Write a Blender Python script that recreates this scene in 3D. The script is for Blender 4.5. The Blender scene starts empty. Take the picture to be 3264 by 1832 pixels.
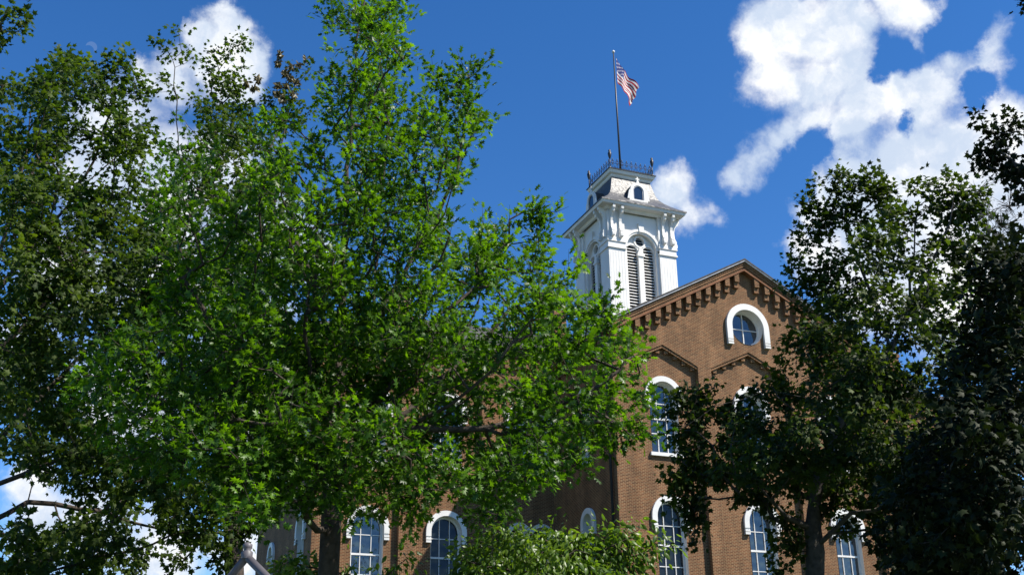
import bpy, bmesh, math, random
import numpy as np
from mathutils import Matrix, Vector
random.seed(7); rng = np.random.default_rng(11)
R = math.radians
sc = bpy.context.scene
COL = sc.collection

# ------------------------------------------------------------------ camera
# x runs along the brick facade, y into the building, z up; the lens is at height 0, the lawn at -1.6
YAW, PITCH, ROLL = 0.390483583, 0.387951232, -0.0122654305
FPX = 3594.13648
_cy, _sy = math.cos(YAW), math.sin(YAW)
FW = np.array([_sy*math.cos(PITCH), _cy*math.cos(PITCH), math.sin(PITCH)])
_r = np.array([_cy, -_sy, 0.0]); _u = np.cross(_r, FW)
RT = math.cos(ROLL)*_r + math.sin(ROLL)*_u
UP = -math.sin(ROLL)*_r + math.cos(ROLL)*_u
cam = bpy.data.cameras.new('camera'); camo = bpy.data.objects.new('camera', cam); COL.objects.link(camo)
cam.sensor_width = 36.0; cam.lens = FPX/3264*36.0; cam.clip_start = 0.1; cam.clip_end = 5000
M = Matrix(((RT[0], UP[0], -FW[0], 0), (RT[1], UP[1], -FW[1], 0), (RT[2], UP[2], -FW[2], 0), (0, 0, 0, 1)))
camo.matrix_world = M
sc.camera = camo
def ray(x, y):
    """direction of a point of the photo (2576 wide)"""
    d = (x/.78922-1632)*RT - (y/.78922-916)*UP + FPX*FW
    return d/np.linalg.norm(d)
def at(x, y, dist):
    """that point at a horizontal distance"""
    d = ray(x, y); return d*dist/math.hypot(d[0], d[1])

# ------------------------------------------------------------------ light
SUN = np.array([1.18, -1.0, 1.86]); SUN /= np.linalg.norm(SUN)
sl = bpy.data.lights.new('sun', 'SUN'); sl.energy = 5.0; sl.angle = R(0.5); sl.color = (1.0, .94, .84)
slo = bpy.data.objects.new('sun', sl); COL.objects.link(slo)
slo.rotation_euler = Vector(SUN).to_track_quat('Z', 'Y').to_euler()
sc.view_settings.view_transform = 'Standard'; sc.view_settings.look = 'None'
sc.view_settings.exposure = 0.8; sc.view_settings.gamma = 1.0

w = bpy.data.worlds.new('World'); sc.world = w; w.use_nodes = True
nt = w.node_tree; nt.nodes.clear()
def N(nt, t, **kw):
    n = nt.nodes.new(t)
    for k, v in kw.items():
        if k.startswith('i_'):
            n.inputs[int(k[2:])].default_value = v
        else: setattr(n, k, v)
    return n
L = nt.links.new
sky = N(nt, 'ShaderNodeTexSky', sky_type='NISHITA', sun_disc=False)
sky.sun_elevation = math.asin(SUN[2]); sky.sun_rotation = math.atan2(SUN[0], SUN[1])
sky.altitude = 1500; sky.air_density = 1.0; sky.dust_density = 0.25; sky.ozone_density = 3.0
hsv = N(nt, 'ShaderNodeHueSaturation'); hsv.inputs['Saturation'].default_value = 1.29; hsv.inputs['Value'].default_value = 1.66; hsv.inputs['Hue'].default_value = .506
L(sky.outputs[0], hsv.inputs['Color'])
tc = N(nt, 'ShaderNodeTexCoord')
def noise(scale, detail, rough, vec):
    n = N(nt, 'ShaderNodeTexNoise'); n.inputs['Scale'].default_value = scale
    n.inputs['Detail'].default_value = detail; n.inputs['Roughness'].default_value = rough
    L(vec, n.inputs['Vector']); return n
def math_(op, a, b=None, clamp=False):
    n = N(nt, 'ShaderNodeMath', operation=op); n.use_clamp = clamp
    for i, v in enumerate((a, b)):
        if v is None: continue
        if isinstance(v, (int, float)): n.inputs[i].default_value = v
        else: L(v, n.inputs[i])
    return n.outputs[0]
n1 = noise(13.0, 7, .62, tc.outputs['Generated'])
sub = N(nt, 'ShaderNodeVectorMath', operation='SUBTRACT'); L(n1.outputs['Color'], sub.inputs[0]); sub.inputs[1].default_value = (.5, .5, .5)
scl = N(nt, 'ShaderNodeVectorMath', operation='SCALE'); L(sub.outputs[0], scl.inputs[0]); scl.inputs['Scale'].default_value = .070
add = N(nt, 'ShaderNodeVectorMath', operation='ADD'); L(tc.outputs['Generated'], add.inputs[0]); L(scl.outputs[0], add.inputs[1])
# cumulus puffs by direction: (x, y, radius, strength)
CLOUDS = [(570,105,80,1),(630,160,66,1),(500,110,50,.8),(560,60,40,.9),(600,215,60,.9),(540,180,60,.9),(355,175,38,.7),(390,210,50,.6),(440,200,60,.55),
 (300,310,110,.65),(250,420,120,.6),(400,380,110,.7),(420,520,160,.75),(560,420,120,.9),(640,600,150,1),(760,640,90,.9),(440,720,160,.7),(600,820,140,.8),
 (620,1000,130,.9),(330,1020,150,.5),(60,1215,70,.95),(100,1330,110,.7),(260,1330,130,.7),(420,1400,110,.7),(620,1380,80,.9),(60,900,120,.35),(160,640,130,.4),
 (1690,470,66,.8),(1725,530,55,.7),(1775,520,50,.2),(1715,590,45,.25),(1110,560,60,-.03),
 (1980,60,110,1),(2080,70,130,1.1),(1930,130,75,.95),(1960,210,90,.75),(2040,220,110,.75),(2130,170,90,1),(2150,60,90,1),(2050,310,75,.7),(2000,340,60,.6),
 (1910,395,55,.55),(1870,425,45,.5),(1960,370,60,.55),
 (2270,10,75,.9),(2330,30,60,.8),(2300,100,60,.35),(2470,110,62,.6),(2490,160,60,.4),(2190,260,75,.95),(2270,230,80,1),(2350,210,70,.8),(2150,320,60,.75),(2390,150,50,.5),(2330,280,60,.5),
 (2170,440,100,1),(2300,400,130,1.1),(2420,370,120,1.1),(2540,330,110,1.1),(2080,480,70,.9),(2040,530,55,.7),(2220,560,170,1),(2420,560,180,1.1),(2560,520,150,1.1),
 (2010,610,55,.6),(2060,640,90,.8),(2200,720,150,.8),(2400,740,160,.8),(2560,700,120,.9)]
cur = None
for (cx, cy, rr, st) in CLOUDS:
    d = ray(cx, cy); rad = rr*1.12/2836*(d@FW)**0.5
    dn = N(nt, 'ShaderNodeVectorMath', operation='DISTANCE'); L(add.outputs[0], dn.inputs[0]); dn.inputs[1].default_value = tuple(d)
    ma = N(nt, 'ShaderNodeMath', operation='MULTIPLY_ADD'); L(dn.outputs['Value'], ma.inputs[0])
    ma.inputs[1].default_value = -.9*max(st, .5)/rad; ma.inputs[2].default_value = .62*st + .25
    if cur is None: cur = ma.outputs[0]
    else:
        sm = N(nt, 'ShaderNodeMath', operation='SMOOTH_MAX'); L(cur, sm.inputs[0]); L(ma.outputs[0], sm.inputs[1]); sm.inputs[2].default_value = .22; cur = sm.outputs[0]
hole = None
for (cx, cy, rr) in [(2262,150,44),(2220,190,28),(2392,93,60),(2072,362,34),(2285,303,20),(2470,225,34),(2010,430,40),(2235,95,22)]:
    d = ray(cx, cy); dn = N(nt, 'ShaderNodeVectorMath', operation='DISTANCE'); L(add.outputs[0], dn.inputs[0]); dn.inputs[1].default_value = tuple(d)
    ma = N(nt, 'ShaderNodeMath', operation='MULTIPLY_ADD'); L(dn.outputs['Value'], ma.inputs[0]); ma.inputs[1].default_value = -.55/(rr*1.6/2836*(d@FW)**.5); ma.inputs[2].default_value = .55
    hole = ma.outputs[0] if hole is None else math_('MAXIMUM', hole, ma.outputs[0])
cur = math_('SUBTRACT', cur, math_('MAXIMUM', hole, 0.0))
n2 = noise(20.0, 9, .60, tc.outputs['Generated'])
dens = math_('ADD', cur, math_('MULTIPLY', math_('SUBTRACT', n2.outputs[0], .5), .85))
mr = N(nt, 'ShaderNodeMapRange', interpolation_type='SMOOTHSTEP'); L(dens, mr.inputs[0])
mr.inputs[1].default_value = .01; mr.inputs[2].default_value = .48
n3 = noise(11.0, 6, .6, add.outputs[0])
shade = N(nt, 'ShaderNodeMapRange', interpolation_type='SMOOTHSTEP'); L(n3.outputs[0], shade.inputs[0])
shade.inputs[1].default_value = .40; shade.inputs[2].default_value = .63
cmix = N(nt, 'ShaderNodeMix', data_type='RGBA'); L(shade.outputs[0], cmix.inputs[0])
CB = 9.6
cmix.inputs[6].default_value = (.60*CB, .70*CB, .86*CB, 1); cmix.inputs[7].default_value = (1.05*CB, 1.05*CB, 1.05*CB, 1)
fmix = N(nt, 'ShaderNodeMix', data_type='RGBA'); L(mr.outputs[0], fmix.inputs[0]); L(hsv.outputs[0], fmix.inputs[6]); L(cmix.outputs[2], fmix.inputs[7])
# pale day moon
dm = ray(230, 119); d1 = N(nt, 'ShaderNodeVectorMath', operation='DISTANCE'); L(tc.outputs['Generated'], d1.inputs[0]); d1.inputs[1].default_value = tuple(dm)
dm2 = ray(223, 127); d2 = N(nt, 'ShaderNodeVectorMath', operation='DISTANCE'); L(tc.outputs['Generated'], d2.inputs[0]); d2.inputs[1].default_value = tuple(dm2)
mo = math_('MULTIPLY', math_('LESS_THAN', d1.outputs['Value'], 12.5/2836), math_('GREATER_THAN', d2.outputs['Value'], 11.5/2836))
mmix = N(nt, 'ShaderNodeMix', data_type='RGBA'); L(math_('MULTIPLY', mo, .13), mmix.inputs[0]); L(fmix.outputs[2], mmix.inputs[6]); mmix.inputs[7].default_value = (5, 6, 7.5, 1)
bg = N(nt, 'ShaderNodeBackground'); bg.inputs['Strength'].default_value = .064
out = N(nt, 'ShaderNodeOutputWorld'); L(mmix.outputs[2], bg.inputs[0]); L(bg.outputs[0], out.inputs[0])

# ------------------------------------------------------------------ materials
def mat(name, base, rough=.6, spec=.5, nscale=None, namt=.25, metallic=0, bump=0, bscale=40):
    m = bpy.data.materials.new(name); m.use_nodes = True; t = m.node_tree
    b = t.nodes['Principled BSDF']; b.inputs['Base Color'].default_value = (*base, 1)
    b.inputs['Roughness'].default_value = rough; b.inputs['Specular IOR Level'].default_value = spec; b.inputs['Metallic'].default_value = metallic
    if nscale:
        c = t.nodes.new('ShaderNodeTexCoord'); n = t.nodes.new('ShaderNodeTexNoise'); n.inputs['Scale'].default_value = nscale; n.inputs['Detail'].default_value = 6
        r = t.nodes.new('ShaderNodeMapRange'); r.inputs[1].default_value = .3; r.inputs[2].default_value = .7; r.inputs[3].default_value = 1-namt; r.inputs[4].default_value = 1+namt*.6
        mx = t.nodes.new('ShaderNodeVectorMath'); mx.operation = 'SCALE'; mx.inputs[0].default_value = base
        t.links.new(c.outputs['Object'], n.inputs['Vector']); t.links.new(n.outputs[0], r.inputs[0]); t.links.new(r.outputs[0], mx.inputs['Scale']); t.links.new(mx.outputs[0], b.inputs['Base Color'])
        if bump:
            n2 = t.nodes.new('ShaderNodeTexNoise'); n2.inputs['Scale'].default_value = bscale; t.links.new(c.outputs['Object'], n2.inputs['Vector'])
            bp = t.nodes.new('ShaderNodeBump'); bp.inputs['Strength'].default_value = bump; bp.inputs['Distance'].default_value = .02
            t.links.new(n2.outputs[0], bp.inputs['Height']); t.links.new(bp.outputs[0], b.inputs['Normal'])
    return m
def brick_mat(name, c1, c2, mort):
    c1, c2, mort = [tuple(.82*x for x in c) for c in (c1, c2, mort)]
    m = bpy.data.materials.new(name); m.use_nodes = True; t = m.node_tree; b = t.nodes['Principled BSDF']
    uv = t.nodes.new('ShaderNodeUVMap')
    br = t.nodes.new('ShaderNodeTexBrick'); br.offset = .5
    br.inputs['Color1'].default_value = (*c1, 1); br.inputs['Color2'].default_value = (*c2, 1); br.inputs['Mortar'].default_value = (*mort, 1)
    br.inputs['Scale'].default_value = 1; br.inputs['Mortar Size'].default_value = .012; br.inputs['Mortar Smooth'].default_value = .2
    br.inputs['Bias'].default_value = -.1; br.inputs['Brick Width'].default_value = .222; br.inputs['Row Height'].default_value = .076
    n = t.nodes.new('ShaderNodeTexNoise'); n.inputs['Scale'].default_value = .9; n.inputs['Detail'].default_value = 8; n.inputs['Roughness'].default_value = .7
    r = t.nodes.new('ShaderNodeMapRange'); r.inputs[1].default_value = .3; r.inputs[2].default_value = .72; r.inputs[3].default_value = .72; r.inputs[4].default_value = 1.22
    s = t.nodes.new('ShaderNodeVectorMath'); s.operation = 'SCALE'
    bp = t.nodes.new('ShaderNodeBump'); bp.inputs['Strength'].default_value = .5; bp.inputs['Distance'].default_value = .01; bp.invert = True
    mp_ = t.nodes.new('ShaderNodeMapping'); mp_.inputs['Scale'].default_value = (1.6, .22, 1); n3_ = t.nodes.new('ShaderNodeTexNoise'); n3_.inputs['Scale'].default_value = 1.0; n3_.inputs['Detail'].default_value = 7
    t.links.new(uv.outputs[0], mp_.inputs[0]); t.links.new(mp_.outputs[0], n3_.inputs['Vector'])
    r3 = t.nodes.new('ShaderNodeMapRange'); r3.inputs[1].default_value = .35; r3.inputs[2].default_value = .68; r3.inputs[3].default_value = .78; r3.inputs[4].default_value = 1.16; t.links.new(n3_.outputs[0], r3.inputs[0])
    s2 = t.nodes.new('ShaderNodeVectorMath'); s2.operation = 'SCALE'; t.links.new(br.outputs['Color'], s2.inputs[0]); t.links.new(r3.outputs[0], s2.inputs['Scale'])
    t.links.new(uv.outputs[0], br.inputs['Vector']); t.links.new(uv.outputs[0], n.inputs['Vector']); t.links.new(n.outputs[0], r.inputs[0])
    t.links.new(s2.outputs[0], s.inputs[0]); t.links.new(r.outputs[0], s.inputs['Scale']); t.links.new(s.outputs[0], b.inputs['Base Color'])
    t.links.new(br.outputs['Fac'], bp.inputs['Height']); t.links.new(bp.outputs[0], b.inputs['Normal'])
    b.inputs['Roughness'].default_value = .88; b.inputs['Specular IOR Level'].default_value = .25
    return m
BRICK = brick_mat('brick', (.215, .080, .033), (.090, .031, .016), (.39, .27, .14))
RED = mat('terracotta', (.21, .095, .05), .85, .2, 3, .3)
WHITE = mat('white_paint', (.70, .685, .65), .5, .4, 1.3, .10)
OFFW = mat('weathered_white_paint', (.70, .685, .65), .55, .4, 1.2, .07)
FRAME = mat('window_white', (.68, .67, .645), .45, .4, 2, .08)
METAL = mat('drip_edge_metal', (.42, .42, .44), .4, .6, 5, .3)
IRON = mat('black_iron', (.012, .014, .02), .45, .5, 9, .3)
SHING = mat('dark_shingles', (.065, .062, .06), .85, .3, 3.5, .35, bump=.6, bscale=14)
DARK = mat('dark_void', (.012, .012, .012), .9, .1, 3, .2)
STONE = mat('chimney_cap', (.42, .38, .33), .8, .3, 4, .3)
# slates: rows with per-slate tone
def slate_mat():
    m = bpy.data.materials.new('slate'); m.use_nodes = True; t = m.node_tree; b = t.nodes['Principled BSDF']
    uv = t.nodes.new('ShaderNodeUVMap'); br = t.nodes.new('ShaderNodeTexBrick')
    br.inputs['Color1'].default_value = (.085, .085, .09, 1); br.inputs['Color2'].default_value = (.035, .036, .04, 1); br.inputs['Mortar'].default_value = (.06, .06, .065, 1)
    br.inputs['Scale'].default_value = 1; br.inputs['Mortar Size'].default_value = .012; br.inputs['Brick Width'].default_value = .28; br.inputs['Row Height'].default_value = .2
    t.links.new(uv.outputs[0], br.inputs['Vector']); t.links.new(br.outputs['Color'], b.inputs['Base Color'])
    b.inputs['Roughness'].default_value = .5; b.inputs['Specular IOR Level'].default_value = .6
    n = t.nodes.new('ShaderNodeTexNoise'); n.inputs['Scale'].default_value = 5; bp = t.nodes.new('ShaderNodeBump'); bp.inputs['Strength'].default_value = .7; bp.inputs['Distance'].default_value = .06
    t.links.new(uv.outputs[0], n.inputs['Vector']); t.links.new(n.outputs[0], bp.inputs['Height']); t.links.new(bp.outputs[0], b.inputs['Normal'])
    return m
SLATE = slate_mat()
def glass_mat(name='window_glass', ior=1.95):
    m = bpy.data.materials.new(name); m.use_nodes = True; t = m.node_tree; b = t.nodes['Principled BSDF']
    b.inputs['Base Color'].default_value = (.012, .016, .022, 1); b.inputs['Roughness'].default_value = .04; b.inputs['IOR'].default_value = ior
    c = t.nodes.new('ShaderNodeTexCoord'); n = t.nodes.new('ShaderNodeTexNoise'); n.inputs['Scale'].default_value = .8
    bp = t.nodes.new('ShaderNodeBump'); bp.inputs['Strength'].default_value = .35; bp.inputs['Distance'].default_value = .2
    t.links.new(c.outputs['Object'], n.inputs['Vector']); t.links.new(n.outputs[0], bp.inputs['Height']); t.links.new(bp.outputs[0], b.inputs['Normal'])
    return m
GLASS = glass_mat(); GLASS2 = glass_mat('dim_window_glass', 1.36)
def leaf_mat(name, dark, light, tdark, tlight, trans=.42, rough=.42, spec=.55):
    dark, light, tdark, tlight = [tuple(.82*x for x in c) for c in (dark, light, tdark, tlight)]
    m = bpy.data.materials.new(name); m.use_nodes = True; t = m.node_tree; b = t.nodes['Principled BSDF']
    a = t.nodes.new('ShaderNodeAttribute'); a.attribute_name = 'tone'
    def ramp(c0, c1):
        x = t.nodes.new('ShaderNodeMix'); x.data_type = 'RGBA'; x.inputs[6].default_value = (*c0, 1); x.inputs[7].default_value = (*c1, 1)
        t.links.new(a.outputs['Fac'], x.inputs[0]); return x.outputs[2]
    t.links.new(ramp(dark, light), b.inputs['Base Color'])
    b.inputs['Roughness'].default_value = rough; b.inputs['Specular IOR Level'].default_value = spec
    tr = t.nodes.new('ShaderNodeBsdfTranslucent'); t.links.new(ramp(tdark, tlight), tr.inputs['Color'])
    ms = t.nodes.new('ShaderNodeMixShader'); ms.inputs[0].default_value = trans
    o = t.nodes['Material Output']; t.links.new(b.outputs[0], ms.inputs[1]); t.links.new(tr.outputs[0], ms.inputs[2]); t.links.new(ms.outputs[0], o.inputs[0])
    return m
OAKL = leaf_mat('oak_leaf', (.014, .046, .005), (.100, .215, .008), (.025, .11, .004), (.28, .60, .006), .40, .42, .30)
MAPL = leaf_mat('maple_leaf', (.014, .036, .006), (.080, .125, .012), (.03, .09, .006), (.19, .31, .012), .36, .6, .22)
MAPR = leaf_mat('right_maple_leaf', (.012, .026, .006), (.075, .112, .012), (.02, .055, .005), (.16, .25, .010), .32, .6, .22)
NEARL = leaf_mat('shade_painted_leaf', (.006, .013, .004), (.022, .034, .007), (.01, .025, .004), (.04, .065, .006), .15, .6, .15)  # shade from neighbouring trees is painted in as near-black leaf colour
DOGL = leaf_mat('dogwood_leaf', (.045, .105, .010), (.16, .26, .022), (.10, .23, .010), (.34, .54, .02), .42)
SEED = leaf_mat('seed_cluster', (.10, .085, .035), (.20, .165, .075), (.10, .09, .03), (.2, .17, .06), .3)
BARK = mat('bark', (.065, .052, .042), .9, .2, 9, .45, bump=.9, bscale=22)
BARKG = mat('grey_bark', (.085, .075, .066), .9, .2, 9, .4, bump=.7, bscale=22)

# ------------------------------------------------------------------ mesh helpers
def tag(o, label=None, cat=None, group=None, kind=None):
    for k, v in (('label', label), ('category', cat), ('group', group), ('kind', kind)):
        if v: o[k] = v
    return o
def empty(name, loc=(0, 0, 0)):
    o = bpy.data.objects.new(name, None); COL.objects.link(o); o.location = loc; return o
class MB:
    def __init__(s, fr=None): s.v = []; s.f = []; s.m = []; s.fr = fr or (lambda u, v, w: (u, v, w)); s.smooth = []
    def P(s, *p): s.v.append(s.fr(*p)); return len(s.v)-1
    def face(s, idx, mi=0, sm=False): s.f.append(tuple(idx)); s.m.append(mi); s.smooth.append(sm)
    def poly(s, pts, mi=0, sm=False): s.face([s.P(*p) for p in pts], mi, sm)
    def box(s, a0, a1, b0, b1, c0, c1, mi=0):
        i = [s.P(a, b, c) for a in (a0, a1) for b in (b0, b1) for c in (c0, c1)]
        for q in ((0, 1, 3, 2), (4, 6, 7, 5), (0, 4, 5, 1), (2, 3, 7, 6), (0, 2, 6, 4), (1, 5, 7, 3)): s.face([i[k] for k in q], mi)
    def prism(s, pts, w0, w1, mi=0, axis=2):
        """closed outline (2-D) pushed along the third axis of the frame"""
        def pp(p, w): return (p[0], p[1], w) if axis == 2 else ((w, p[1], p[0]) if axis == 0 else (p[0], w, p[1]))
        n = len(pts); a = [s.P(*pp(p, w0)) for p in pts]; b = [s.P(*pp(p, w1)) for p in pts]
        s.face(a, mi); s.face(b[::-1], mi)
        for i in range(n): j = (i+1) % n; s.face((a[i], b[i], b[j], a[j]), mi)
    def band(s, out, inn, w0, w1, mi=0, closed=False):
        """strip between two polylines, raised from w0 to w1"""
        n = len(out); o0 = [s.P(*p, w0) for p in out]; o1 = [s.P(*p, w1) for p in out]; i0 = [s.P(*p, w0) for p in inn]; i1 = [s.P(*p, w1) for p in inn]
        for k in range(n if closed else n-1):
            j = (k+1) % n
            s.face((o1[k], o1[j], i1[j], i1[k]), mi); s.face((o0[k], o0[j], o1[j], o1[k]), mi); s.face((i1[k], i1[j], i0[j], i0[k]), mi)
        if not closed:
            s.face((o0[0], o1[0], i1[0], i0[0]), mi); s.face((o0[-1], i0[-1], i1[-1], o1[-1]), mi)
    def strip(s, pts, w0, w1, mi=0, closed=True):
        n = len(pts); a = [s.P(*p, w0) for p in pts]; b = [s.P(*p, w1) for p in pts]
        for k in range(n if closed else n-1): j = (k+1) % n; s.face((a[k], a[j], b[j], b[k]), mi)
    def tube(s, pts, rad, n=6, mi=0, cap=True):
        rings = []
        for k, p in enumerate(pts):
            p = Vector(p); q0 = Vector(pts[max(k-1, 0)]); q1 = Vector(pts[min(k+1, len(pts)-1)])
            t = (q1-q0).normalized(); a = t.cross(Vector((0, 0, 1)) if abs(t.z) < .95 else Vector((1, 0, 0))).normalized(); b = t.cross(a)
            r = rad[k] if isinstance(rad, (list, tuple)) else rad
            rings.append([s.P(*(p+(a*math.cos(2*math.pi*i/n)+b*math.sin(2*math.pi*i/n))*r)) for i in range(n)])
        for k in range(len(rings)-1):
            for i in range(n): j = (i+1) % n; s.face((rings[k][i], rings[k][j], rings[k+1][j], rings[k+1][i]), mi, True)
        if cap: s.face(rings[0][::-1], mi); s.face(rings[-1], mi)
    def lathe(s, cx, cy, prof, n=16, mi=0):
        rings = [[s.P(cx+r*math.cos(2*math.pi*i/n), cy+r*math.sin(2*math.pi*i/n), z) for i in range(n)] for r, z in prof]
        for k in range(len(rings)-1):
            for i in range(n): j = (i+1) % n; s.face((rings[k][i], rings[k][j], rings[k+1][j], rings[k+1][i]), mi, True)
    def sheet(s, outline, holes, w, mi=0):
        """flat wall with holes"""
        bm = bmesh.new(); es = []
        for lp in [outline]+holes:
            vs = [bm.verts.new((p[0], p[1], 0)) for p in lp]
            es += [bm.edges.new((vs[i], vs[(i+1) % len(vs)])) for i in range(len(vs))]
        bmesh.ops.triangle_fill(bm, edges=es, use_beauty=True, use_dissolve=False)
        bm.verts.index_update(); base = [s.P(v.co.x, v.co.y, w) for v in bm.verts]
        for f in bm.faces: s.face([base[v.index] for v in f.verts], mi)
        bm.free()
    def build(s, name, mats, parent=None, fixn=True):
        me = bpy.data.meshes.new(name); me.from_pydata([tuple(map(float, p)) for p in s.v], [], s.f)
        if not isinstance(mats, (list, tuple)): mats = [mats]
        for m in mats: me.materials.append(m)
        me.polygons.foreach_set('material_index', s.m); me.polygons.foreach_set('use_smooth', s.smooth)
        if fixn:
            bm = bmesh.new(); bm.from_mesh(me); bmesh.ops.recalc_face_normals(bm, faces=bm.faces); bm.to_mesh(me); bm.free()
        uvl = me.uv_layers.new(name='UVMap')
        for p in me.polygons:
            n = p.normal; big = abs(n.x) > abs(n.y)
            for li in p.loop_indices:
                c = me.vertices[me.loops[li].vertex_index].co
                uvl.data[li].uv = ((c.y if big else c.x), c.z) if abs(n.z) < .9 else (c.x, c.y)
        me.update()
        o = bpy.data.objects.new(name, me); COL.objects.link(o)
        if parent is not None:
            o.parent = parent
            pw = Vector((0, 0, 0)); q = parent
            while q: pw += q.location; q = q.parent
            for v in me.vertices: v.co -= pw
        return o
def arcpts(cx, cz, r, a0, a1, n): return [(cx+r*math.cos(R(a0+(a1-a0)*i/n)), cz+r*math.sin(R(a0+(a1-a0)*i/n))) for i in range(n+1)]

# ------------------------------------------------------------------ ground
g = MB(); g.poly([(-900, -900, -1.6), (900, -900, -1.6), (900, 900, -1.6), (-900, 900, -1.6)])
o = g.build('lawn', mat('lawn_grass', (.028, .048, .012), .9, .2, 1.5, .4)); tag(o, kind='structure')
g = MB(); g.poly([(-30, 6, -1.596), (60, 6, -1.596), (60, 8.4, -1.596), (-30, 8.4, -1.596)])
o = g.build('path', mat('concrete_path', (.38, .36, .33), .9, .2, 2, .2)); tag(o, kind='structure')

# ------------------------------------------------------------------ brick building
BLD = empty('brick_building', (34.75, 50, -1.6))
tag(BLD, 'brown brick hall with a steep gable, white arched windows and a white bell tower', 'building')
def front(Y): return lambda u, v, w: (u, Y-w, v)
def left(X): return lambda u, v, w: (X-w, u, v)
def right(X): return lambda u, v, w: (X+w, u, v)
def back(Y): return lambda u, v, w: (u, Y+w, v)
REV = -.32
DIM = ((29.29, 6.3), (19.78, 6.3), (40.21, 14.12), (53.4, 6.3))
def archloop(uc, z0, zs, hw, n=14): return [(uc-hw, z0), (uc+hw, z0)] + arcpts(uc, zs, hw, 0, 180, n)
def window(fr, uc, z0, zs, hw, rail, bars, w0=0.0, hood=.30, drop=.62, cols=3, sill=True, lab=None):
    """arched sash window: reveal and sash (the window), panes, hood mould, sill; returns its wall hole"""
    lp = archloop(uc, z0, zs, hw); m = MB(fr)
    m.strip(lp, w0+.02, w0+REV, 0)
    fw = .105; inn = archloop(uc, z0+fw, zs, hw-fw)
    m.band(lp, inn, w0+REV-.02, w0+REV+.06, 0, closed=True)
    def halfw(z): return hw-fw*.5 if z <= zs else math.sqrt(max((hw-fw*.5)**2-(z-zs)**2, 0))
    a, b = w0+REV-.01, w0+REV+.04
    m.box(uc-halfw(rail), uc+halfw(rail), rail-.05, rail+.05, a, b+.03)
    for z in bars: m.box(uc-halfw(z), uc+halfw(z), z-.02, z+.02, a, b)
    for k in range(1, cols):
        x = uc-hw+2*hw*k/cols; off = abs(x-uc); top = zs+math.sqrt(max((hw-fw*.5)**2-off**2, 0))
        m.box(x-.018, x+.018, z0+.02, rail-.052, a, b+.004); m.box(x-.018, x+.018, rail+.052, top, a, b+.004)
    W = m.build('window', FRAME, BLD)
    if lab: W['label'] = lab
    p = MB(fr); p.sheet(archloop(uc, z0+.01, zs, hw-.01), [], w0+REV-.012); p.build('pane', GLASS2 if (uc, z0) in DIM else GLASS, W)
    if hood:
        h = MB(fr); out_ = [(uc+hw+hood, zs-drop+.34)]+arcpts(uc, zs, hw+hood, 0, 180, 20)+[(uc-hw-hood, zs-drop+.34)]
        in_ = [(uc+hw+.005, zs-drop+.34)]+arcpts(uc, zs, hw+.005, 0, 180, 20)+[(uc-hw-.005, zs-drop+.34)]
        h.band(out_, in_, w0+.003, w0+.14)
        for sgn in (-1, 1):
            for (za, zb, ex) in ((0, .11, .0), (.15, .25, .0)):
                x0, x1 = sorted((uc+sgn*(hw+.005), uc+sgn*(hw+hood+ex)))
                h.box(x0, x1, zs-drop+za, zs-drop+zb, w0+.003, w0+.15)
            x0, x1 = sorted((uc+sgn*(hw+.005), uc+sgn*(hw+hood-.02)))
            h.box(x0, x1, zs-drop+.01, zs-drop+.34, w0+.003, w0+.10)
        h.build('hood_mould', WHITE, W)
    if sill:
        s_ = MB(fr); s_.box(uc-hw-.14, uc+hw+.14, z0-.17, z0+.012, w0-.2, w0+.13); s_.build('sill', WHITE, W)
    return lp
GB, GT = -1.6, 0
SL = .538            # roof slope
XC, X0, X1 = 34.75, 26.2, 43.3
YF, YB = 50.0, 66.2
ZE = 20.95; ZA = ZE+(XC-25.87)*SL     # roof edge at the eave, apex
def rooftop(x): return ZA-abs(x-XC)*SL
PAN = -.28
# bays: (x left, x right, window centre)
bays = [(27.2, 31.40, 29.29), (32.22, 37.28, XC), (38.10, 42.30, 40.21)]
wall = MB(front(YF)); holes = []
panel = MB(front(YF))
for (a, b, uc) in bays:
    mid = (a+b)/2; pk = 19.02+ (b-a)/2*.48
    lp = [(a, 3.2), (b, 3.2), (b, 19.02), (mid, pk), (a, 19.02)]
    holes.append(lp); wall.strip(lp, 0, PAN)
    # corbel blocks hanging in the little pediment
    n = 8
    for k in range(n):
        x = a+(b-a)*(k+.5)/n; zt = 19.02+(pk-19.02)*(1-abs(x-mid)/(b-mid))-.17
        wall.box(x-.115, x+.115, zt-.17, zt+.02, PAN, PAN+.15)
    for sg in (-1, 1):      # sloping soffit course
        e = a if sg < 0 else b
        wall.prism([(e, 19.02-.16), (mid, pk-.16), (mid, pk-.002), (e, 19.02-.002)], PAN+.003, -.05)
    ws = []
    ws.append(window(front(YF), uc, 14.12, 17.17, .83, 16.02, (15.22, 16.86), PAN, .30, .66,
        lab=None))
    ws.append(window(front(YF), uc, 6.3, 10.82, .83, 9.42, (7.4, 8.38, 10.42), PAN, .30, .63))
    panel.sheet([(a-.02, 3.2), (b+.02, 3.2), (b+.02, 19.05), (mid, pk+.02), (a-.02, 19.05)], ws, PAN)
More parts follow.
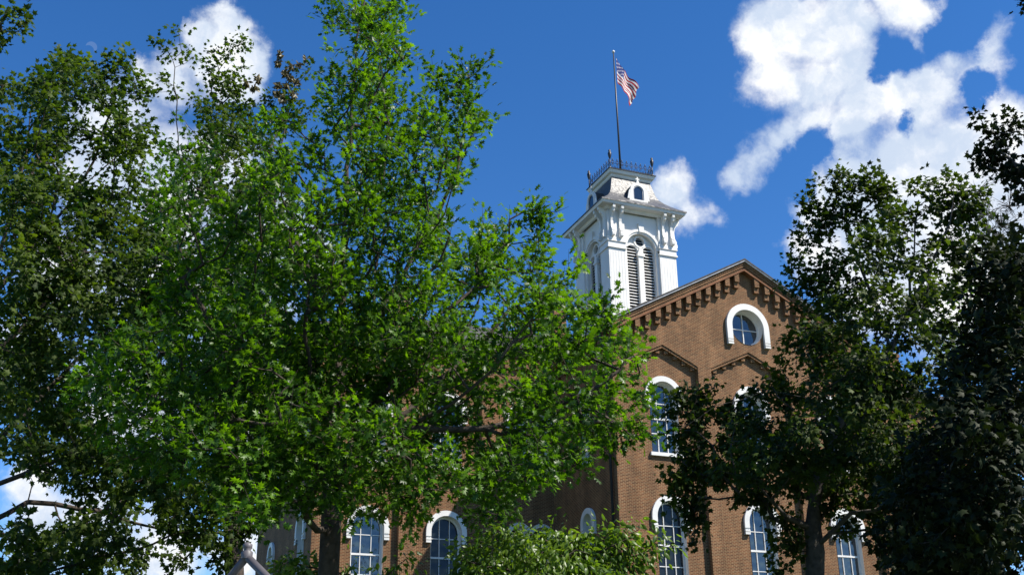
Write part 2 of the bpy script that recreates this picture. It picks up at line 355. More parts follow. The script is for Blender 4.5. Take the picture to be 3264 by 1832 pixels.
# round gable window
RW = (34.78, 21.68)
ring = arcpts(RW[0], RW[1], 1.02, 0, 345, 23); holes.append(ring)
rw = MB(front(YF)); rw.strip(ring, .02, -.42)
rw.band(ring, arcpts(RW[0], RW[1], .94, 0, 345, 23), -.44, -.36, closed=True)
rw.box(RW[0]-.97, RW[0]+.97, RW[1]-.022, RW[1]+.022, -.43, -.38); rw.box(RW[0]-.022, RW[0]+.022, RW[1]-.97, RW[1]+.97, -.43, -.376)
RWo = rw.build('window', FRAME, BLD); RWo['label'] = 'round four-pane window under a white horseshoe arch high in the gable'
p = MB(front(YF)); p.sheet(arcpts(RW[0], RW[1], 1.01, 0, 345, 23), [], -.432); p.build('pane', GLASS, RWo)
h = MB(front(YF)); zc = RW[1]; dp = 1.12
h.band([(RW[0]+1.38, zc-dp+.3)]+arcpts(RW[0], zc, 1.38, 0, 180, 24)+[(RW[0]-1.38, zc-dp+.3)], [(RW[0]+1.03, zc-dp+.3)]+arcpts(RW[0], zc, 1.03, 0, 180, 24)+[(RW[0]-1.03, zc-dp+.3)], .003, .17)
for sg in (-1, 1):
    x0, x1 = sorted((RW[0]+sg*1.03, RW[0]+sg*1.38))
    h.box(x0, x1, zc-dp, zc-dp+.1, .003, .18); h.box(x0, x1, zc-dp+.15, zc-dp+.25, .003, .18); h.box(x0+.01, x1-.01, zc-dp+.01, zc-dp+.3, .003, .12)
h.build('hood_mould', WHITE, RWo)
zt = lambda x: rooftop(x)-.12
wall.sheet([(X0, GB), (X1, GB), (X1, zt(X1)), (XC, zt(XC)), (X0, zt(X0))], holes, 0)
# side walls of the gabled block
sidew = [(50.95, 57.5)]
wl = MB(left(X0)); sh = []
sh.append(window(left(X0), 53.4, 6.3, 10.85, .52, 9.42, (7.4, 8.38, 10.42), 0, .30, .63, cols=2))
sh.append(window(left(X0), 53.4, 14.12, 17.4, .52, 16.02, (15.22, 16.86), 0, .30, .66, cols=2))
wl.sheet([(YF, GB), (YB, GB), (YB, zt(X0)), (YF, zt(X0))], sh, 0)
for (v) in wl.v: wall.v.append(v)
off = len(wall.v)-len(wl.v)
for f in wl.f: wall.face([i+off for i in f])
wr = MB(right(X1)); wr.poly([(YF, GB, 0), (YB, GB, 0), (YB, zt(X1), 0), (YF, zt(X1), 0)])
off = len(wall.v); wall.v += wr.v
for f in wr.f: wall.face([i+off for i in f])
WALL = wall.build('gable_wall', BRICK, BLD, fixn=False)
panel.build('recessed_panel', BRICK, WALL, fixn=False)
# raking cornice: stepped brick courses + corbels
co = MB(front(YF))
def rake(x0, x1, t0, t1, p, mi=0):
    """band following the roof, t = depth under roof edge (vertical)"""
    for (a, b) in ((x0, XC), (XC, x1)):
        co.prism([(a, rooftop(a)-t1), (b, rooftop(b)-t1), (b, rooftop(b)-t0), (a, rooftop(a)-t0)], .002, p, mi)
rake(25.95, 43.55, .16, .32, .40); rake(26.0, 43.5, .32, .47, .36); rake(26.05, 43.45, .47, .60, .31); rake(26.05, 43.45, .60, .70, .35, 1)
k = 0; x = X0+.18
while x < X1-.1:
    if abs(x-XC) > .2:
        zz = rooftop(x)-.70
        co.prism([(x-.15, zz+.15*SL*(1 if x < XC else -1)*-1), (x+.15, zz+.15*SL*(1 if x < XC else -1)), (x+.15, zz-.46), (x-.15, zz-.46)], .002, .31)
        co.box(x-.15, x+.15, zz-.80, zz-.462, .002, .20)
    x += .655
# side eave cornices
for (X, sg) in ((X0, -1), (X1, 1)):
    z1 = rooftop(X0)
    for (t0, t1, p) in ((.14, .40, .40), (.40, .62, .28), (.62, .74, .32)):
        a, b = sorted((X, X+sg*p)); co_v = [(a, b, z1-t1, z1-t0)]
        for (aa, bb, za, zb) in co_v:
            i = [co.v.append(pt) or len(co.v)-1 for pt in [(xx, yy, zz2) for xx in (aa, bb) for yy in (YF+.003, 57.45) for zz2 in (za, zb)]]
            for q in ((0, 1, 3, 2), (4, 6, 7, 5), (0, 4, 5, 1), (2, 3, 7, 6), (0, 2, 6, 4), (1, 5, 7, 3)): co.face([i[kk] for kk in q])
    y = YF+.3
    while y < 57.2:
        a, b = sorted((X+sg*.002, X+sg*.2))
        i = [co.v.append(pt) or len(co.v)-1 for pt in [(xx, yy, zz2) for xx in (a, b) for yy in (y, y+.3) for zz2 in (z1-1.45, z1-.74)]]
        for q in ((0, 1, 3, 2), (4, 6, 7, 5), (0, 4, 5, 1), (2, 3, 7, 6), (0, 2, 6, 4), (1, 5, 7, 3)): co.face([i[kk] for kk in q])
        y += .655
co.build('corbelled_cornice', [BRICK, RED], WALL)
# gable roof
rf = MB()
for sg in (-1, 1):
    xe = XC+sg*(XC-25.87)
    a = [(XC, ZA), (xe, ZE), (xe, ZE-.10), (XC, ZA-.10)]
    rf.prism(a, 49.48, YB+.4, 0, axis=1)
ROOF = rf.build('roof', SHING, BLD)
de = MB()
for sg in (-1, 1):
    xe = XC+sg*(XC-25.87)
    de.prism([(XC, ZA-.103), (xe, ZE-.103), (xe, ZE-.165), (XC, ZA-.165)], 49.50, 49.59, 0, axis=1)
    a, b = sorted((xe+sg*.003, xe+sg*.12)); de.box(a, b, 49.5, 57.3, ZE-.16, ZE-.02)
de.build('gutter', METAL, ROOF)
# downspout at the corner
dsp = MB(); dsp.tube([(25.72, 50.35, ZE-.2), (25.72, 50.35, ZE-.9), (26.06, 50.42, ZE-1.6), (26.06, 50.42, -1.5)], .075, 8)
dsp.build('downspout', IRON, BLD)

# ---- left and right wings (front plane y = 57.5)
WE = 21.55
def wing(xa, xb, bayl, winl, side):
    m = MB(front(57.5)); hs = []; pn = MB(front(57.5))
    for (a, b) in bayl:
        mid = (a+b)/2; pk = 18.9+(b-a)/2*.42
        lp = [(a, 3.2), (b, 3.2), (b, 18.9), (mid, pk), (a, 18.9)]; hs.append(lp); m.strip(lp, 0, PAN)
        ws = []
        for (uc, hw, kind) in winl:
            if a < uc < b:
                ws.append(window(front(57.5), uc, 6.3, 10.78, hw, 9.45, (7.4, 8.42, 10.46), PAN, .29 if kind == 1 else .2, .60, cols=3 if kind == 1 else 2))
                ws.append(window(front(57.5), uc, 14.35, 17.45, hw, 16.3, (15.4, 17.2), PAN, .29 if kind == 1 else .2, .62, cols=3 if kind == 1 else 2))
        pn.sheet([(a-.02, 3.2), (b+.02, 3.2), (b+.02, 18.93), (mid, pk+.02), (a-.02, 18.93)], ws, PAN)
        for k in range(8):
            x = a+(b-a)*(k+.5)/8; z_ = 18.9+(pk-18.9)*(1-abs(x-mid)/(b-mid))-.17
            m.box(x-.115, x+.115, z_-.17, z_+.02, PAN, PAN+.15)
    m.sheet([(xa, GB), (xb, GB), (xb, WE-.1), (xa, WE-.1)], hs, 0)
    # end wall
    X = xa if side < 0 else xb; fr = left(X) if side < 0 else right(X)
    e = MB(fr); es = []
    if side < 0:
        es.append(window(fr, 60.0, 6.3, 10.85, .78, 9.45, (7.4, 8.42, 10.46), 0, .30, .63))
        es.append(window(fr, 68.1, 6.3, 10.6, .62, 9.45, (7.4, 8.42), 0, .28, .3, cols=2))
        for yy in (60.0, 64.2, 68.1): es.append(window(fr, yy, 14.35, 17.45, .7, 16.3, (15.4, 17.2), 0, .28, .6))
    e.sheet([(57.5, GB), (73.4, GB), (73.4, WE-.1), (57.5, WE-.1)], es, 0)
    o_ = len(m.v); m.v += e.v
    for f in e.f: m.face([i+o_ for i in f])
    # cornice
    m.box(xa-.1 if side < 0 else xa, xb if side < 0 else xb+.1, WE-.42, WE-.02, .003, .38); m.box(xa, xb, WE-.62, WE-.42, .003, .26)
    x = xa+.3
    while x < xb-.2: m.box(x-.14, x+.14, WE-1.3, WE-.62, .003, .2); x += .655
    Wn = m.build('wing_wall', BRICK, BLD, fixn=False); pn.build('recessed_panel', BRICK, Wn, fixn=False)
    # hipped roof
    r_ = MB(); y0, y1 = 56.95, 73.9; ym = (y0+y1)/2; zr = WE+(ym-y0)*.5
    xe = xa-.5 if side < 0 else xb+.5; xi = xb+6 if side < 0 else xa-6; xh = xe+(8.4 if side < 0 else -8.4)
    for zo in (0,):
        r_.poly([(xe, y0, WE), (xi, y0, WE), (xi, ym, zr), (xh, ym, zr)]); r_.poly([(xe, y1, WE), (xi, y1, WE), (xi, ym, zr), (xh, ym, zr)])
        r_.poly([(xe, y0, WE), (xe, y1, WE), (xh, ym, zr)]); r_.poly([(xe, y0, WE), (xi, y0, WE), (xi, y0, WE-.1), (xe, y0, WE-.1)]); r_.poly([(xe, y0, WE), (xe, y1, WE), (xe, y1, WE-.1), (xe, y0, WE-.1)])
        r_.poly([(xe, y0, WE-.1), (xi, y0, WE-.1), (xi, y1, WE-.1), (xe, y1, WE-.1)])
    r_.build('roof', SHING, BLD)
wing(12.45, 26.2, [(13.4, 17.06), (18.0, 21.75), (22.5, 26.15)], [(15.45, .86, 1), (19.78, .86, 1), (24.02, .56, 2), (25.36, .56, 2)], -1)
wing(43.3, 57.05, [(43.4, 47.0), (47.8, 51.5), (52.4, 56.1)], [(44.2, .56, 2), (45.5, .56, 2), (49.7, .86, 1), (54.0, .86, 1)], 1)
def chimney(x0, x1, y0, y1, zb, zt_):
    c = MB(); c.box(x0, x1, y0, y1, zb, zt_-.35); c.box(x0-.06, x1+.06, y0-.06, y1+.06, zt_-.9, zt_-.72); c.box(x0-.07, x1+.07, y0-.07, y1+.07, zt_-.35, zt_-.12)
    C_ = c.build('chimney', BRICK, BLD); d = MB(); d.box(x0-.02, x1+.02, y0-.02, y1+.02, zt_-.12, zt_); d.build('cap', STONE, C_)
chimney(26.75, 27.55, 58.3, 60.1, 20.5, 25.7); chimney(17.0, 17.8, 59.0, 60.6, 21.5, 25.3); chimney(52.6, 53.4, 59.0, 60.6, 21.5, 25.3)

# ------------------------------------------------------------------ bell tower
TX, TY, TH = 34.75, 63.68, 2.57
def face_frames(h):
    return [lambda u, v, w: (TX+u, TY-h-w, v), lambda u, v, w: (TX-h-w, TY-u, v), lambda u, v, w: (TX-u, TY+h+w, v), lambda u, v, w: (TX+h+w, TY+u, v)]
def merge(dst, src):
    o_ = len(dst.v); dst.v += src.v
    for f, mi, sm in zip(src.f, src.m, src.smooth): dst.face([i+o_ for i in f], mi, sm)
tw = MB(); lou = MB(); brks = []; drm = MB(); arch = MB()
RC = -.16      # recess between the corner pilasters
for fr in face_frames(TH):
    m = MB(fr)
    for sg in (-1, 1):                     # corner pilasters, clapboarded
        a, b = sorted((sg*1.30, sg*(TH)))
        m.poly([(a, 21.5, 0), (b, 21.5, 0), (b, 33.9, 0), (a, 33.9, 0)]); m.poly([(sg*1.30, 21.5, 0), (sg*1.30, 33.9, 0), (sg*1.30, 33.9, RC), (sg*1.30, 21.5, RC)])
        for k in range(6):                 # thin vertical battens
            x = a+(b-a)*(k+.5)/6; m.box(x-.010, x+.010, 21.5, 30.9, .001, .008)
    # recessed field with one big arch, in it a louvre plane with two lancets and an oculus
    big = archloop(0, 26.4, 31.25, 1.12, 18)
    m.sheet([(-1.30, 21.5), (1.30, 21.5), (1.30, 33.9), (-1.30, 33.9)], [big], RC); m.strip(big, RC, RC-.26)
    lan = [archloop(s_*.62, 26.5, 31.12, .43, 12) for s_ in (-1, 1)]; ocu = arcpts(0, 31.86, .33, 0, 342, 19)
    m.sheet(archloop(0, 26.4, 31.25, 1.13, 18), lan+[ocu], RC-.26)
    for q in lan+[ocu]: m.strip(q, RC-.26, RC-.42)
    merge(tw, m)
    l = MB(fr)                             # dark inside and slats
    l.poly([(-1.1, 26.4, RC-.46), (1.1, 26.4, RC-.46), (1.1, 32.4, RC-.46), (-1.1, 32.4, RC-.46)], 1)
    for s_ in (-1, 1):
        z = 26.55
        while z < 31.5:
            hw_ = .43 if z < 31.12 else math.sqrt(max(.43**2-(z+.05-31.12)**2, .01))
            xa, xb = s_*.62-hw_, s_*.62+hw_
            l.poly([(xa, z+.13, RC-.44), (xb, z+.13, RC-.44), (xb, z, RC-.27), (xa, z, RC-.27)]); l.poly([(xa, z-.03, RC-.27), (xb, z-.03, RC-.27), (xb, z, RC-.27), (xa, z, RC-.27)])
            z += .215
    for z in (31.68, 31.86, 32.04): l.poly([(-.3, z+.08, RC-.42), (.3, z+.08, RC-.42), (.3, z-.02, RC-.3), (-.3, z-.02, RC-.3)])
    merge(lou, l)
    a_ = MB(fr)                            # mouldings
    a_.band(arcpts(0, 31.25, 1.42, 0, 180, 24), arcpts(0, 31.25, 1.24, 0, 180, 24), RC+.002, RC+.12)
    a_.band(arcpts(0, 31.25, 1.24, 0, 180, 24), arcpts(0, 31.25, 1.115, 0, 180, 24), RC+.002, RC+.06)
    for s_ in (-1, 1): a_.band(arcpts(s_*.62, 31.12, .56, 0, 180, 14), arcpts(s_*.62, 31.12, .435, 0, 180, 14), RC-.257, RC-.2)
    a_.band(arcpts(0, 31.86, .46, 0, 342, 19), arcpts(0, 31.86, .335, 0, 342, 19), RC-.257, RC-.17, closed=True)
    a_.box(-.19, .19, 26.4, 30.75, RC-.257, RC-.12); a_.box(-.27, .27, 30.75, 30.95, RC-.257, RC-.06); a_.prism([(-.22, 30.95), (.22, 30.95), (.10, 31.35), (-.10, 31.35)], RC-.257, RC-.1)
    a_.prism([(-.16, 32.45), (.16, 32.45), (.22, 33.1), (-.22, 33.1)], RC+.003, RC+.17)
    merge(arch, a_)
    for s_ in (-1, 1):                     # scrolled brackets in pairs
        for off_ in (TH-.28, TH-.92):
            b_ = MB(fr)
            x = s_*off_; prof = [(.0, 31.738), (.24, 31.74), (.30, 31.80), (.31, 31.98), (.25, 32.08), (.27, 32.2), (.20, 32.34), (.13, 32.46), (.11, 32.9), (.16, 33.2), (.30, 33.42), (.42, 33.5), (.46, 33.66), (.54, 33.72), (.56, 33.93), (0, 33.93)]
            q = [b_.P(x-.095, p_[1], p_[0]) for p_ in prof]; q2 = [b_.P(x+.095, p_[1], p_[0]) for p_ in prof]
            b_.face(q); b_.face(q2[::-1])
            for i in range(len(q)): j = (i+1) % len(q); b_.face((q[i], q2[i], q2[j], q[j]))
            brks.append(b_)
TOW = tw.build('bell_tower', OFFW, BLD, fixn=False)
lou.build('louvre', [OFFW, DARK], TOW, fixn=False); arch.build('arch_moulding', WHITE, TOW); 
for b_ in brks: b_.build('bracket', WHITE, TOW)
for sx in (-1, 1):
    for sy in (-1, 1):
        c = MB()
        for (z0_, z1_, p_, ex) in ((30.95, 31.06, .09, .05), (31.063, 31.417, .035, 0), (31.42, 31.55, .10, .05), (31.553, 31.735, .06, .02)):
            a, b = sorted((sx*(1.30-ex), sx*(TH+p_))); a2, b2 = sorted((sy*(1.30-ex), sy*(TH+p_)))
            c.box(TX+a, TX+b, TY+a2, TY+b2, z0_, z1_)
        c.build('capital', WHITE, TOW)
def ringbox(m, h0, h1, z0, z1, mi=0):
    """square ring slab between half widths"""
    for (a0, a1, b0, b1) in ((-h1, h1, -h1, -h0), (-h1, h1, h0, h1), (-h1, -h0, -h0, h0), (h0, h1, -h0, h0)):
        m.box(TX+a0, TX+a1, TY+b0, TY+b1, z0, z1, mi)
ev = MB()
def loft(m, prof, mi=0):
    q = [[m.P(TX+sx*h_, TY+sy*h_, z) for sx, sy in ((-1, -1), (1, -1), (1, 1), (-1, 1))] for h_, z in prof]
    for k in range(len(q)-1):
        for i in range(4): j = (i+1) % 4; m.face((q[k][i], q[k][j], q[k+1][j], q[k+1][i]), mi)
    return q
loft(ev, [(TH+.01, 33.72), (TH+.12, 33.76), (TH+.20, 33.93), (3.16, 33.96), (3.18, 34.00), (3.22, 34.12), (3.24, 34.14)])
ev.build('eave', WHITE, TOW)
mr_ = MB(); loft(mr_, [(3.27, 34.143), (3.27, 34.24), (2.88, 34.50), (2.50, 34.82), (2.18, 35.14), (1.92, 35.48), (1.76, 35.85), (1.50, 37.0)])
mr_.build('mansard_roof', SLATE, TOW)
tc_ = MB(); q = loft(tc_, [(1.50, 36.92), (1.56, 37.0), (1.60, 37.12), (1.74, 37.2), (1.80, 37.36), (1.82, 37.40)]); tc_.build('top_cornice', WHITE, TOW)
rr_ = MB(); q = loft(rr_, [(1.82, 37.403), (1.86, 37.42), (1.86, 37.47), (1.70, 37.50)]); rr_.face(q[-1]); rr_.build('top_roof', SHING, TOW)
for fr in face_frames(2.38):
    d = MB(fr)
    out_ = [(.72, 34.95)]+arcpts(0, 35.62, .62, 0, 180, 14)+[(-.72, 34.95)]; inn = [(.42, 34.95)]+arcpts(0, 35.62, .42, 0, 180, 14)+[(-.42, 34.95)]
    d.band(out_, inn, -.05, .10); d.box(-.86, .86, 34.62, 34.80, -.3, .14); d.box(-.72, .72, 34.80, 34.95, -.2, .10)
    d.prism([(-.13, 36.2), (.13, 36.2), (.07, 36.42), (-.07, 36.42)], -.04, .09); d.box(-.045, .045, 36.42, 36.72, -.01, .06); d.box(-.15, .15, 36.52, 36.6, -.012, .062)
    for sg in (-1, 1): d.prism([(sg*.62, 35.7), (sg*.72, 35.6), (sg*.86, 34.95), (sg*.72, 34.95)], 0, .09)
    D_ = d.build('dormer', WHITE, TOW)
for fr in face_frames(2.38):                # cheeks and barrel roofs, then panes
    d = MB(fr); d.strip([(.62, 34.7)]+arcpts(0, 35.62, .62, 0, 180, 14)+[(-.62, 34.7)], -.05, -1.0, closed=False); d.build('dormer_roof', SHING, TOW)
    d = MB(fr); d.poly([(x_, z_, .02) for x_, z_ in [(-.42, 34.95), (.42, 34.95)]+arcpts(0, 35.62, .42, 0, 180, 14)]); d.build('dormer_pane', GLASS, TOW)
    d = MB(fr); d.band([(.42, 34.95)]+arcpts(0, 35.62, .42, 0, 180, 14)+[(-.42, 34.95)], [(.34, 34.95)]+arcpts(0, 35.62, .34, 0, 180, 14)+[(-.34, 34.95)], .03, .06); d.build('dormer_sash', METAL, TOW)
# iron cresting
for k, (sx, sy) in enumerate(((-1, -1), (1, -1), (1, 1), (-1, 1))):
    p = MB(); x, y = TX+sx*1.68, TY+sy*1.68
    p.tube([(x, y, 37.48), (x, y, 38.35)], .035, 6); p.lathe(x, y, [(.05, 38.25), (.11, 38.42), (.14, 38.66), (.09, 38.78), (.05, 38.8), (.10, 38.88), (.02, 38.98), (.0, 39.0)], 10); p.lathe(x, y, [(.08, 37.48), (.06, 37.6), (.035, 37.65)], 8)
    p.build('cresting_post', IRON, TOW)
for fr in face_frames(1.68):
    p = MB(fr)
    for zz in (37.60, 37.92): p.tube([(-1.66, zz, 0), (1.66, zz, 0)], .016, 4)
    n = 9
    for i in range(n):
        x = -1.66+3.32*(i+.5)/n
        p.tube([(x, 37.48, 0), (x, 38.22, 0)], .014, 4)
        for sg in (-1, 1):
            p.tube([(x+sg*(.02+.13*math.sin(t)), 37.95+.17*(t/3.14), 0) for t in np.linspace(0, 3.14, 6)], .016, 4)
            p.tube([(x+sg*.15*(1-t), 37.62+.28*math.sqrt(t), 0) for t in np.linspace(0, 1, 5)], .015, 4)
        p.tube([(x-.09, 38.14, 0), (x+.09, 38.14, 0)], .018, 4)
        p.tube([(x, 38.2, 0), (x, 38.3, 0)], .035, 5)
    p.build('cresting', IRON, TOW)

# ------------------------------------------------------------------ flagpole and flag
PB = Vector((34.80, 63.68, 37.5)); PT = Vector((34.72, 63.68, 48.45))
pole = empty('flagpole', PB); tag(pole, 'tall dark flagpole on the flat top of the white bell tower', 'flagpole')
p = MB(); p.tube([PB, PB.lerp(PT, .5), PT], [.085, .065, .045], 10); p.build('pole', IRON, pole)
p = MB(); p.lathe(PT.x, PT.y, [(.02, PT.z-.02), (.07, PT.z+.0), (.11, PT.z+.08), (.10, PT.z+.16), (.03, PT.z+.23), (0, PT.z+.24)], 12); p.build('finial', WHITE, pole)
p = MB(); p.lathe(PB.x, PB.y, [(.2, PB.z-.03), (.2, PB.z+.1), (.12, PB.z+.2), (.11, PB.z+.5), (.085, PB.z+.55)], 12); p.build('base_collar', IRON, pole)
def onpole(x, y, dy=0):       # point of the flag, in the plane of the pole
    d = ray(x, y); return np.array(d*(63.6+dy)/d[1])
FLR = mat('flag_red', (.30, .015, .028), .8, .2, 5, .15); FLW = mat('flag_white', (.62, .60, .59), .8, .2, 5, .06); FLB = mat('flag_blue', (.02, .03, .15), .8, .2, 5, .15)
nu, nv = 60, 52
def cropp(x, y): return (1900+x/3.445)*.78922, (140+y/3.445)*.78922
A_, B_, C_, D_ = [onpole(*cropp(*q)) for q in ((217, 150), (238, 432), (470, 480), (392, 672))]
fl = MB(); idx = {}
for i in range(nu+1):
    for j in range(nv+1):
        u, v = i/nu, j/nv
        P_ = (1-u)*((1-v)*A_+v*B_)+u*((1-v)*C_+v*D_)
        sag = math.sin(math.pi*u)*.16*(v*1.5-.75); fold = math.sin(u*13+v*2.0)*.08*(u**.6)+math.sin(u*5.5-v*4)*.08*u
        P_ = P_+np.array([sag*.5+.05*math.sin(v*17)*u, fold*1.6, sag*.9+.05*math.sin(u*19+v*4)*u])
        if u > .8: P_ = P_+np.array([0, 0, .10*(u-.8)/.2*math.sin(v*9)])
        idx[i, j] = fl.P(*P_)
for i in range(nu):
    for j in range(nv):
        mi = 0 if (j*13//nv) % 2 == 0 else 1
        if i < nu*.4 and j < nv*7/13:
            mi = 2
            if (i % 4 in (1, 2)) and (j % 4 in (1, 2)) and ((i//4+j//4) % 2 == 0): mi = 1
        fl.face((idx[i, j], idx[i+1, j], idx[i+1, j+1], idx[i, j+1]), mi, True)
FLAG = fl.build('flag', [FLR, FLW, FLB], None)
tag(FLAG, 'star-spangled red, white and blue flag drooping from the pole over the tower', 'flag')

# ------------------------------------------------------------------ trees
OAK_SH = [(0, 0), (.05, .14), (.27, .17), (.09, .30), (.40, .46), (.13, .52), (.32, .84), (.08, .76), (0, 1.02)]
def shape(half):
    h_ = np.array(half); mir = h_[-2:0:-1]*np.array([-1, 1]); return np.vstack([h_, mir])
SH = {'oak': shape(OAK_SH), 'maple': shape([(0, 0), (.18, .12), (.46, .08), (.34, .30), (.56, .58), (.26, .58), (.14, .72), (0, 1.0)]),
      'oval': shape([(0, 0), (.20, .22), (.27, .5), (.15, .8), (0, 1.05)])}
def leaf_mesh(name, pos, dirv, nor, size, tone, sh, matl, parent, curl=.25):
    """one fan of triangles per leaf"""
    S_ = SH[sh]; k = len(S_); n = len(pos)
    side = np.cross(dirv, nor); side /= np.linalg.norm(side, axis=1)[:, None]+1e-9; nn = np.cross(side, dirv)
    V = np.empty((n, k+1, 3), np.float32)
    V[:, 0] = pos+dirv*size[:, None]*.45
    for i, (a, b) in enumerate(S_):
        z = -curl*(b**2)*.8 - curl*abs(a)*.9
        V[:, i+1] = pos+side*(a*size)[:, None]+dirv*(b*size)[:, None]+nn*(z*size)[:, None]
    tri = np.array([[0, i+1, (i+1) % k+1] for i in range(k)], np.int32)
    F = (tri[None]+(np.arange(n)*(k+1))[:, None, None]).reshape(-1)
    me = bpy.data.meshes.new(name); me.vertices.add(n*(k+1)); me.vertices.foreach_set('co', V.reshape(-1))
    me.loops.add(len(F)); me.loops.foreach_set('vertex_index', F)
    me.polygons.add(len(F)//3); me.polygons.foreach_set('loop_start', np.arange(0, len(F), 3, dtype=np.int32))
    me.polygons.foreach_set('use_smooth', np.ones(len(F)//3, bool))
    me.update(calc_edges=True)
    at_ = me.attributes.new('tone', 'FLOAT', 'POINT'); at_.data.foreach_set('value', np.repeat(tone, k+1).astype(np.float32))
    me.materials.append(matl)
    o_ = bpy.data.objects.new(name, me); COL.objects.link(o_); o_.parent = parent; o_.matrix_parent_inverse = Matrix.Translation(-parent.location)
    return o_
def unit(a): return a/(np.linalg.norm(a, axis=-1, keepdims=True)+1e-9)
def puffs_to_points(puffs, dist, thick, cx, spread, dens, prng):
    """clusters of twig ends in real space: puffs are (x, y, radius[, depth]) seen from the path, at distance dist; thick = half depth of the crown"""
    P_ = []; mpp = dist/2836*1.08
    for pf in puffs:
        x, y, r_ = pf[:3]; e = min(abs(x-cx)/spread, 1); T = thick*math.sqrt(max(1-e*e, .05))
        offs = [pf[3]] if len(pf) > 3 else ([0.0] if r_ < 48 else [prng.uniform(-1, -.25)*T, prng.uniform(.0, 1)*T])
        for of in offs:
            n = max(1, int(dens*r_*r_/3600*(1 if len(offs) == 1 else .62)))
            for _ in range(n):
                v = prng.normal(size=3); v /= np.linalg.norm(v); v *= prng.random()**.38
                P_.append(at(x+v[0]*r_, y+v[1]*r_, dist+of+v[2]*r_*mpp*.95))
    return np.array(P_)
def gaps(pts, per, cut, ph=0.0):
    """leave out the points where a lumpy field is low, so that light falls through the crown"""
    q = pts/per*2*math.pi; f = np.sin(q[:, 0]+1.3*np.sin(q[:, 2]*.7+ph)+ph)+np.sin(q[:, 1]*1.1+1.7*np.sin(q[:, 0]*.6)+2*ph)+np.sin(q[:, 2]*.9+1.2*np.sin(q[:, 1]*.8)+3*ph)
    return pts[f > np.quantile(f, cut)]
def grow(name, label, cat, base, guides, pts, trunk_r, lk, prng, bark, leafm, sh, lsize, lper, sigma, droop=.25, upb=.55, group=None, tip=.006, pipe=2.35, crown_name='crown', spray=.28, lift=.15, extra=None, curl=.25, tone_shift=None):
    """guides: polylines of nodes (3-D) starting on the base or on one another; twig points attach to the nearest node of the structure"""
    root = empty(name, base); tag(root, label, cat, group)
    nodes = [np.array(base, float)]; par = [-1]; plen = [0.0]
    for gl in guides:
        first = np.array(gl[0], float); d_ = [np.linalg.norm(q-first) for q in nodes]; cur_ = int(np.argmin(d_))
        prev = nodes[cur_]; seq = ([first] if d_[cur_] > .05 else [])+[np.array(q, float) for q in gl[1:]]
        for q in seq:
            L_ = np.linalg.norm(q-prev); st = max(1, int(L_/.45))
            for k in range(1, st+1):
                jit = prng.normal(size=3)*.03*(k < st)
                nodes.append(prev+(q-prev)*k/st+jit); par.append(cur_); plen.append(plen[cur_]+L_/st); cur_ = len(nodes)-1
            prev = q
    base_a = nodes[0]
    order = np.argsort(np.min(np.linalg.norm(pts[:, None]-np.array(nodes)[None], axis=2), axis=1))
    arr = np.zeros((len(nodes)+3*len(pts)+5, 3)); arr[:len(nodes)] = nodes; pl = np.zeros(len(arr)); pl[:len(nodes)] = plen
    n_ = len(nodes); skip = min(3, n_-1); tips = []
    for oi in order:
        q = pts[oi]; d_ = np.linalg.norm(arr[skip:n_]-q, axis=1); pen = np.maximum(arr[skip:n_, 2]-q[2], 0)*.5
        c_ = skip+int(np.argmin(d_+.16*pl[skip:n_]+pen)); dd = np.linalg.norm(arr[c_]-q)
        if dd > .5:
            kk = 2 if dd > 1.2 else 1
            for s_ in range(1, kk+1):
                t = s_/(kk+1); mid = arr[c_]*(1-t)+q*t
                mid = mid+prng.normal(size=3)*.06*dd+np.array([0, 0, -.05*dd])
                arr[n_] = mid; pl[n_] = pl[c_ if s_ == 1 else n_-1]+dd/(kk+1); par.append(c_ if s_ == 1 else n_-1); n_ += 1
            c2 = n_-1
        else: c2 = c_
        arr[n_] = q; pl[n_] = pl[c2]+dd*.5; par.append(c2); tips.append(n_); n_ += 1
    rad = np.zeros(n_); rad[tips] = tip**pipe
    acc = rad.copy()
    for i in range(n_-1, 0, -1):
        if acc[i] == 0: acc[i] = tip**pipe
        acc[par[i]] += acc[i]
    rr = acc**(1/pipe); sc_ = trunk_r/rr[0]; rr = np.where(rr > .03, rr*(1+(sc_-1)*np.clip((rr-.03)/(rr[0]-.03+1e-6), 0, 1)), rr)
    mb = MB()
    kids = {}
    for i in range(1, n_): kids.setdefault(par[i], []).append(i)
    rings = {}
    for i in range(1, n_):
        p_ = par[i]; a, b = arr[p_], arr[i]; ra = min(rr[p_], rr[i]*1.35) if p_ > 0 else rr[p_]; rb = rr[i]
        ns = 10 if ra > .1 else (6 if ra > .03 else 4)
        t = unit(b-a); ref = np.array([0, 0, 1.0]) if abs(t[2]) < .9 else np.array([1.0, 0, 0]); s_ = unit(np.cross(t, ref)); w_ = np.cross(t, s_)
        q0 = []; q1 = []
        ov = t*ra*.25
        for k in range(ns):
            an = 2*math.pi*k/ns; d_ = s_*math.cos(an)+w_*math.sin(an); q0.append(mb.P(*(a-ov+d_*ra))); q1.append(mb.P(*(b+d_*rb)))
        for k in range(ns): j = (k+1) % ns; mb.face((q0[k], q0[j], q1[j], q1[k]), 0, True)
    for i in range(0, len(tips)):
        t_ = tips[i]; d_ = unit(arr[t_]-arr[par[t_]]); e_ = unit(d_+np.array([0, 0, lift])); mb.tube([arr[t_], arr[t_]+e_*spray*.5], [tip*.9, tip*.4], 3, cap=False)
    tr = mb.build('trunk', bark, root, fixn=False)
    # leaves
    tp = arr[tips]; td = unit(tp-arr[[par[i] for i in tips]])
    cen = pts.mean(axis=0)
    n = len(tp); L_ = n*lper
    ti = np.repeat(np.arange(n), lper)
